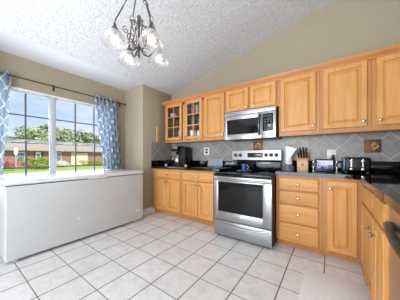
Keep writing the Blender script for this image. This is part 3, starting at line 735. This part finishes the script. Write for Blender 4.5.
# knife block
t = thing('knife_block', (-.31, 3.02, CT), 'pale beech knife block beside the paper towels', 'knife block')
m = MB(); pf = [(3.03, CT), (3.175, CT), (3.183, CT + .20), (3.125, CT + .235), (3.02, CT + .14)]
m.prism(pf, lambda a, z: (-.385, a, z), lambda a, z: (-.245, a, z)); m.build('block', M['block'], t)
m = MB().lathe([(.014, 0), (.014, .003), (.004, .004)], (-.315, 3.022, CT + .08), (0, -1, .1), 14); m.build('emblem', M['red'], t)
slots = [(-.365, .0), (-.33, .0), (-.295, .0), (-.262, .0), (-.35, .055), (-.31, .055), (-.272, .055)]
nm = ['leftmost', 'second from left', 'third from left', 'rightmost', 'left', 'middle', 'right']
for i, (kx, dd) in enumerate(slots):
    y0 = 3.05 + dd; z0 = CT + .175 + dd * .9; L_ = (.11, .13, .12, .10, .12, .125, .11)[i]
    nrm = Vector((0, -.42, .9)).normalized(); b0 = Vector((kx, y0, z0))
    lab = '%s black-handled knife in the %s row of the knife block' % (nm[i], 'front' if i < 4 else 'back')
    t = thing('kitchen_knife', b0, lab, 'knife', 'knives in the knife block')
    M2 = Matrix.Translation(b0) @ Vector((0, 0, 1)).rotation_difference(nrm).to_matrix().to_4x4()
    MB().box(-.0015, .0015, -.012, .012, -.08, .01).xf(M2).build('blade', M['steel_v'], t, 0)
    MB().box(-.009, .009, -.013, .013, .01, L_, .006).xf(M2).build('handle', M['black'], t)
# smart display
t = thing('digital_frame', (-.05, 2.88, CT), 'small digital display showing a mountain picture, in front of the outlet', 'digital frame')
rt = Matrix.Translation((-.045, 2.92, CT)) @ Matrix.Rotation(math.radians(-10), 4, 'X')
m = MB(); m.box(-.108, .108, 0, .022, .004, .17, .006).xf(rt); m.build('frame', M['black'], t)
m = MB(); m.box(-.088, .088, -.0025, .0005, .035, .15).xf(rt); m.build('screen', M['screen'], t, 0)
m = MB(); m.box(-.04, .04, .02, .085, 0, .02, .004).xf(Matrix.Translation((-.045, 2.92, CT))); m.build('stand', M['black'], t)
for sx, nm_ in ((-.128, 'left'), (.128, 'right')):
    m = MB(); m.lathe([(.018, 0), (.016, .01), (.008, .02), (.008, .09), (.014, .1), (.012, .14), (.004, .145)], (-.045 + sx, 2.94, CT), (0, 0, 1), 12)
    tag(m.build('salt_shaker', M['nickel']), 'slim silver shaker standing at the %s end of the digital frame' % nm_, 'shaker')
# toaster
t = thing('toaster', (.27, 2.98, CT), 'black four-slot toaster on the corner counter', 'toaster')
tx0, tx1, ty0, ty1 = .152, .412, 2.93, 3.16
m = MB().box(tx0, tx1, ty0, ty1, CT + .012, 1.19, .025, 3); m.build('toaster_body', M['black'], t)
m = MB().box(tx0 - .012, tx0 + .03, ty0 - .006, ty1 + .004, CT + .01, 1.193, .02, 3); k = m.build('end_cap', M['toaster_blue'], t); tag(k, 'blue-grey steel end cap')
for i in range(2):
    for j in range(2): MB().box(tx0 + .06 + i * .1, tx0 + .14 + i * .1, ty0 + .05 + j * .09, ty0 + .09 + j * .09, 1.189, 1.192).build('bread_slot', M['dark_grey'], t, 0)
for xx in (.228, .335):
    m = MB(); m.box(xx - .006, xx + .006, ty0 - .003, ty0 + .002, CT + .07, CT + .17); m.box(xx - .02, xx + .02, ty0 - .03, ty0 - .0, CT + .135, CT + .155, .006); m.build('lever', M['nickel'], t)
    m = MB().lathe([(.018, 0), (.016, .014), (.004, .018)], (xx, ty0 + .001, CT + .045), (0, -1, 0), 16); m.build('knob', M['nickel'], t)
for xx in (tx0 + .03, tx1 - .03):
    for yy in (ty0 + .03, ty1 - .03): MB().lathe([(.012, 0), (.012, .016)], (xx, yy, CT), (0, 0, 1), 10).build('foot', M['dark_grey'], t)
# wall plates
def wallplate(x0, x1, z0, z1, lab, cat, name):
    t = thing(name, ((x0 + x1) / 2, YB - .012, z0), lab, cat)
    MB().box(x0, x1, YB - .019, YB - .0125, z0, z1, .003).build('plate', M['white'], t); return t
t = wallplate(-2.165, -2.035, 1.235, 1.39, 'white outlet plate on the tiles left of the range', 'outlet', 'wall_outlet')
for zz in (1.265, 1.325): MB().box(-2.135, -2.065, YB - .023, YB - .0185, zz, zz + .042, .004).build('socket', M['copper'], t)
t = wallplate(-.022, .082, 1.145, 1.30, 'white outlet plate with plugs above the digital frame', 'outlet', 'wall_outlet')
MB().box(-.005, .055, YB - .023, YB - .0185, 1.235, 1.28, .004).build('socket', M['paper'], t)
m = MB(); m.box(.03, .07, YB - .06, YB - .024, 1.165, 1.225, .008); m.tube([(.05, YB - .06, 1.17), (.03, YB - .08, 1.13), (.0, YB - .1, 1.06), (-.03, YB - .12, 1.0)], .004, 6)
tag(m.build('power_plug', M['black']), 'black power plug with cord in the right-hand outlet', 'plug')
m = MB().box(-.018, .012, YB - .055, YB - .024, 1.165, 1.225, .006); tag(m.build('charger', M['white']), 'small white charger beside the black plug in the outlet', 'charger')
# copper accent tiles with a leaf relief
def deco(x0, x1, z0, z1, lab, seed):
    r = random.Random(seed); t = thing('accent_tile', ((x0 + x1) / 2, YB - .012, z0), lab, 'tile', 'copper accent tiles in the backsplash')
    m = MB().box(x0, x1, YB - .022, YB - .0125, z0, z1, .003); m.build('plaque', M['copper'], t)
    m = MB(); cx, c_z = (x0 + x1) / 2, (z0 + z1) / 2; w = (x1 - x0)
    m.tube([(cx - w * .3, YB - .024, c_z - w * .3), (cx, YB - .026, c_z - .01), (cx + w * .3, YB - .024, c_z + w * .25)], .004, 6)
    for k in range(7):
        a = r.uniform(0, 6.28); px0, pz0 = cx + r.uniform(-.3, .3) * w, c_z + r.uniform(-.28, .28) * w; l = w * .14
        pts = [(px0 + l * math.cos(a) * s_ - q * l * .4 * math.sin(a), YB - .0265 + abs(q) * .003, pz0 + l * math.sin(a) * s_ + q * l * .4 * math.cos(a)) for s_, q in ((-1, 0), (0, 1), (1, 0), (0, -1))]
        m.rings([[Vector(p) for p in pts], [Vector((p[0], YB - .0205, p[2])) for p in pts]])
    m.build('leaf_relief', M['copper_light'], t)
deco(.378, .542, 1.252, 1.42, 'square copper tile with leaf relief above the toaster', 3)
deco(-1.10, -.94, 1.315, 1.47, 'square copper tile with leaf relief between microwave and range panel', 5)

# floor mat
m = MB().box(-.21, .33, 1.1, 2.25, .0, .010, .003); tag(m.build('floor_mat', M['rug']), 'pale grey ribbed floor mat lying on the tiles before the right-hand cabinets', 'mat')

# ------------------------------------------------------------------ outside
G = -.35
struct(MB().box(-24, XW - .14, -40, 60, G - .2, G), 'ground_street', M['street'], smooth=0)
struct(MB().box(-90, -24, -60, 120, G - .2, G + .02), 'ground_lawn', M['grass'], smooth=0)
t = thing('house', (-42, 20, G), 'low red brick house with tan roof across the street', 'house')
HX = -38; hy0, hy1 = -4, 46; ez = 2.22
m = MB().box(HX - 9, HX, hy0, hy1, G + .02, ez); m.build('wall', M['brick'], t, 0)
m = MB(); ov = .7; m.prism([(HX + ov, ez - .12), (HX + ov, ez + .05), (HX - 4.5, ez + 1.25), (HX - 9 - ov, ez + .05), (HX - 9 - ov, ez - .12)], lambda a, z: (a, hy0 - ov, z), lambda a, z: (a, hy1 + ov, z)); m.build('roof', M['roof'], t, 0)
def hbox(name, y0, y1, z0, z1, mat, dpt=.06): 
    return MB().box(HX, HX + dpt, y0, y1, z0, z1, .02).build(name, mat, t, 0)
# y on the house front seen through pixel column p
def hy(p):
    u = (p - 200) / F_PX; S, C = math.sin(math.radians(YAW)), math.cos(math.radians(YAW)); return (C + u * S) * HX / (-S + u * C)
cream = plain('cream_siding', (226, 208, 184), .8); wh = plain('white_door_paint', (238, 238, 238), .6); dk = plain('dark_shutter', (70, 62, 64), .6); pn = plain('window_pane_reflection', (120, 132, 146), .2)
f = hbox('door', hy(35.5), hy(41), G + .1, 1.95, wh); MB().box(HX + .06, HX + .09, hy(36.5), hy(40), 1.0, 1.6).build('pane', pn, f, 0)
hbox('shutter', hy(34), hy(35.3), G + .1, 1.95, dk); hbox('shutter', hy(41.2), hy(43), G + .1, 1.95, dk)
f = hbox('window', hy(17), hy(25), .3, 1.9, wh); MB().box(HX + .06, HX + .09, hy(17.6), hy(24.4), .45, 1.75).build('pane', pn, f, 0)
hbox('shutter', hy(25.2), hy(27), .3, 1.9, dk); hbox('shutter', hy(15), hy(16.8), .3, 1.9, dk)
f = hbox('window', hy(56), hy(61.5), .3, 1.9, wh); MB().box(HX + .06, HX + .09, hy(56.6), hy(61), .45, 1.75).build('pane', pn, f, 0)
hbox('siding', hy(71), hy(75), G + .05, 2.0, cream, .05); f = hbox('garage_door', hy(75.3), hy(87.5), G + .05, 1.85, plain('pale_garage_door', (232, 216, 192), .7), .1)
m = MB()
for k in range(1, 4): m.box(HX + .1, HX + .12, hy(75.6), hy(87.2), G + .05 + k * .55, G + .09 + k * .55)
m.build('panel_line', cream, f, 0)

def foliage(mb, c, r, n, leaf, seed, flat=1.0):
    rr = random.Random(seed); c = Vector(c)
    lobes = [(c + Vector((rr.gauss(0, .42) * r, rr.gauss(0, .42) * r, rr.gauss(0, .3) * r * flat)), r * rr.uniform(.35, .6)) for _ in range(9)]
    for i in range(n):
        lc, lr = rr.choice(lobes); d = Vector((rr.gauss(0, 1), rr.gauss(0, 1), rr.gauss(0, 1))).normalized()
        p = lc + d * lr * rr.uniform(.7, 1.05); q = Vector((rr.gauss(0, 1), rr.gauss(0, 1), rr.gauss(0, 1))).normalized(); a = d.cross(q).normalized() * leaf; b_ = (d + q * .6).cross(a).normalized() * leaf * .7
        vs = [mb.bm.verts.new(p + x) for x in (a, b_, -a, -b_)]; mb.bm.faces.new(vs)
    return mb
def tree(p, dist_x, zc, r, mat, lab, seed):
    u = (p - 200) / F_PX; S, C = math.sin(math.radians(YAW)), math.cos(math.radians(YAW)); y = (C + u * S) * dist_x / (-S + u * C)
    t = thing('tree', (dist_x, y, G + .02), lab, 'tree', 'trees behind the brick house')
    m = MB(); m.tube([(dist_x, y, G), (dist_x + .2, y + .1, zc * .5), (dist_x, y, zc)], .3, 8, radii=[.35, .25, .1])
    for k in range(5): 
        a = k * 1.3 + seed; m.tube([(dist_x, y, zc * .55), (dist_x + math.cos(a) * r * .5, y + math.sin(a) * r * .5, zc + r * .2)], .1, 6, radii=[.14, .04])
    m.build('trunk', M['bark'], t)
    foliage(MB(), (dist_x, y, zc), r, 1500, r * .10, seed, .8).build('foliage', M[mat], t, 0, False)
for a in ((19, -56, 4.0, 2.8, 'leaf_dark', 'low olive tree behind the house, at left edge of the window', 1),
          (37, -54, 5.2, 3.4, 'leaf', 'round bushy tree behind the roof, left of the window mullion', 2),
          (29, -58, 4.4, 2.6, 'leaf_dark', 'small dark tree between the two left-hand trees', 3),
          (64, -60, 6.2, 4.4, 'leaf_dark', 'tall dark tree behind the roof, right of the window mullion', 4),
          (78, -62, 5.0, 3.6, 'leaf', 'light green tree behind the garage', 5),
          (90, -64, 5.6, 4.6, 'leaf_dark', 'broad tree beside the right-hand curtain', 6),
          (8, -58, 4.0, 2.6, 'leaf', 'pale green tree beside the left-hand curtain', 7),
          (50, -64, 4.4, 3.2, 'leaf', 'tree directly behind the window mullion', 8)):
    tree(*a)
def bush(p, bx, r, h, mat, lab, seed, name='bush'):
    u = (p - 200) / F_PX; S, C = math.sin(math.radians(YAW)), math.cos(math.radians(YAW)); y = (C + u * S) * bx / (-S + u * C)
    m = MB(); foliage(m, (0, 0, 0), 1, 1500, .07, seed).xf(Matrix.Translation((bx, y, G + h * .5)) @ Matrix.Diagonal((r, r * 1.25, h * .55, 1)))
    lo = min(v.co.z for v in m.bm.verts); bmesh.ops.translate(m.bm, verts=m.bm.verts, vec=(0, 0, G + .015 - lo))
    tag(m.build(name, M[mat], None, 0, False), lab, 'bush')
bush(39, -30, 1.9, 1.75, 'leaf_hedge', 'yellow-green hedge bush on the lawn before the white door', 11)
bush(6.5, -29, .9, 1.5, 'leaf_red', 'red flowering azalea bush beside the left curtain', 12)
bush(60.5, -32, 1.0, .9, 'leaf_white', 'low white blossoming bush right of the window mullion', 13)
bush(93, -32, 1.2, 1.0, 'leaf_hedge', 'low green bush beside the garage near right curtain', 14)
u = (15.8 - 200) / F_PX; S_, C_ = math.sin(math.radians(YAW)), math.cos(math.radians(YAW)); sy = (C_ + u * S_) * -23 / (-S_ + u * C_)
t = thing('street_sign', (-24.5, sy * 24.5 / 23, G + .02), 'street sign seen from its pale back on a grey post', 'sign')
yy = sy * 24.5 / 23
MB().lathe([(.05, 0), (.05, 2.3)], (-24.5, yy, G + .02), (0, 0, 1), 8).build('post', plain('galvanised_post', (196, 198, 202), .4, .5), t)
m = MB(); m.rings([[Vector((-24.5 + dx, yy + .15 * math.cos(PI / 8 + k * PI / 4), 1.72 + .38 * math.sin(PI / 8 + k * PI / 4))) for k in range(8)] for dx in (.055, .075)]); m.build('sign_plate', plain('pale_sign_back', (236, 236, 238), .4), t, 0)
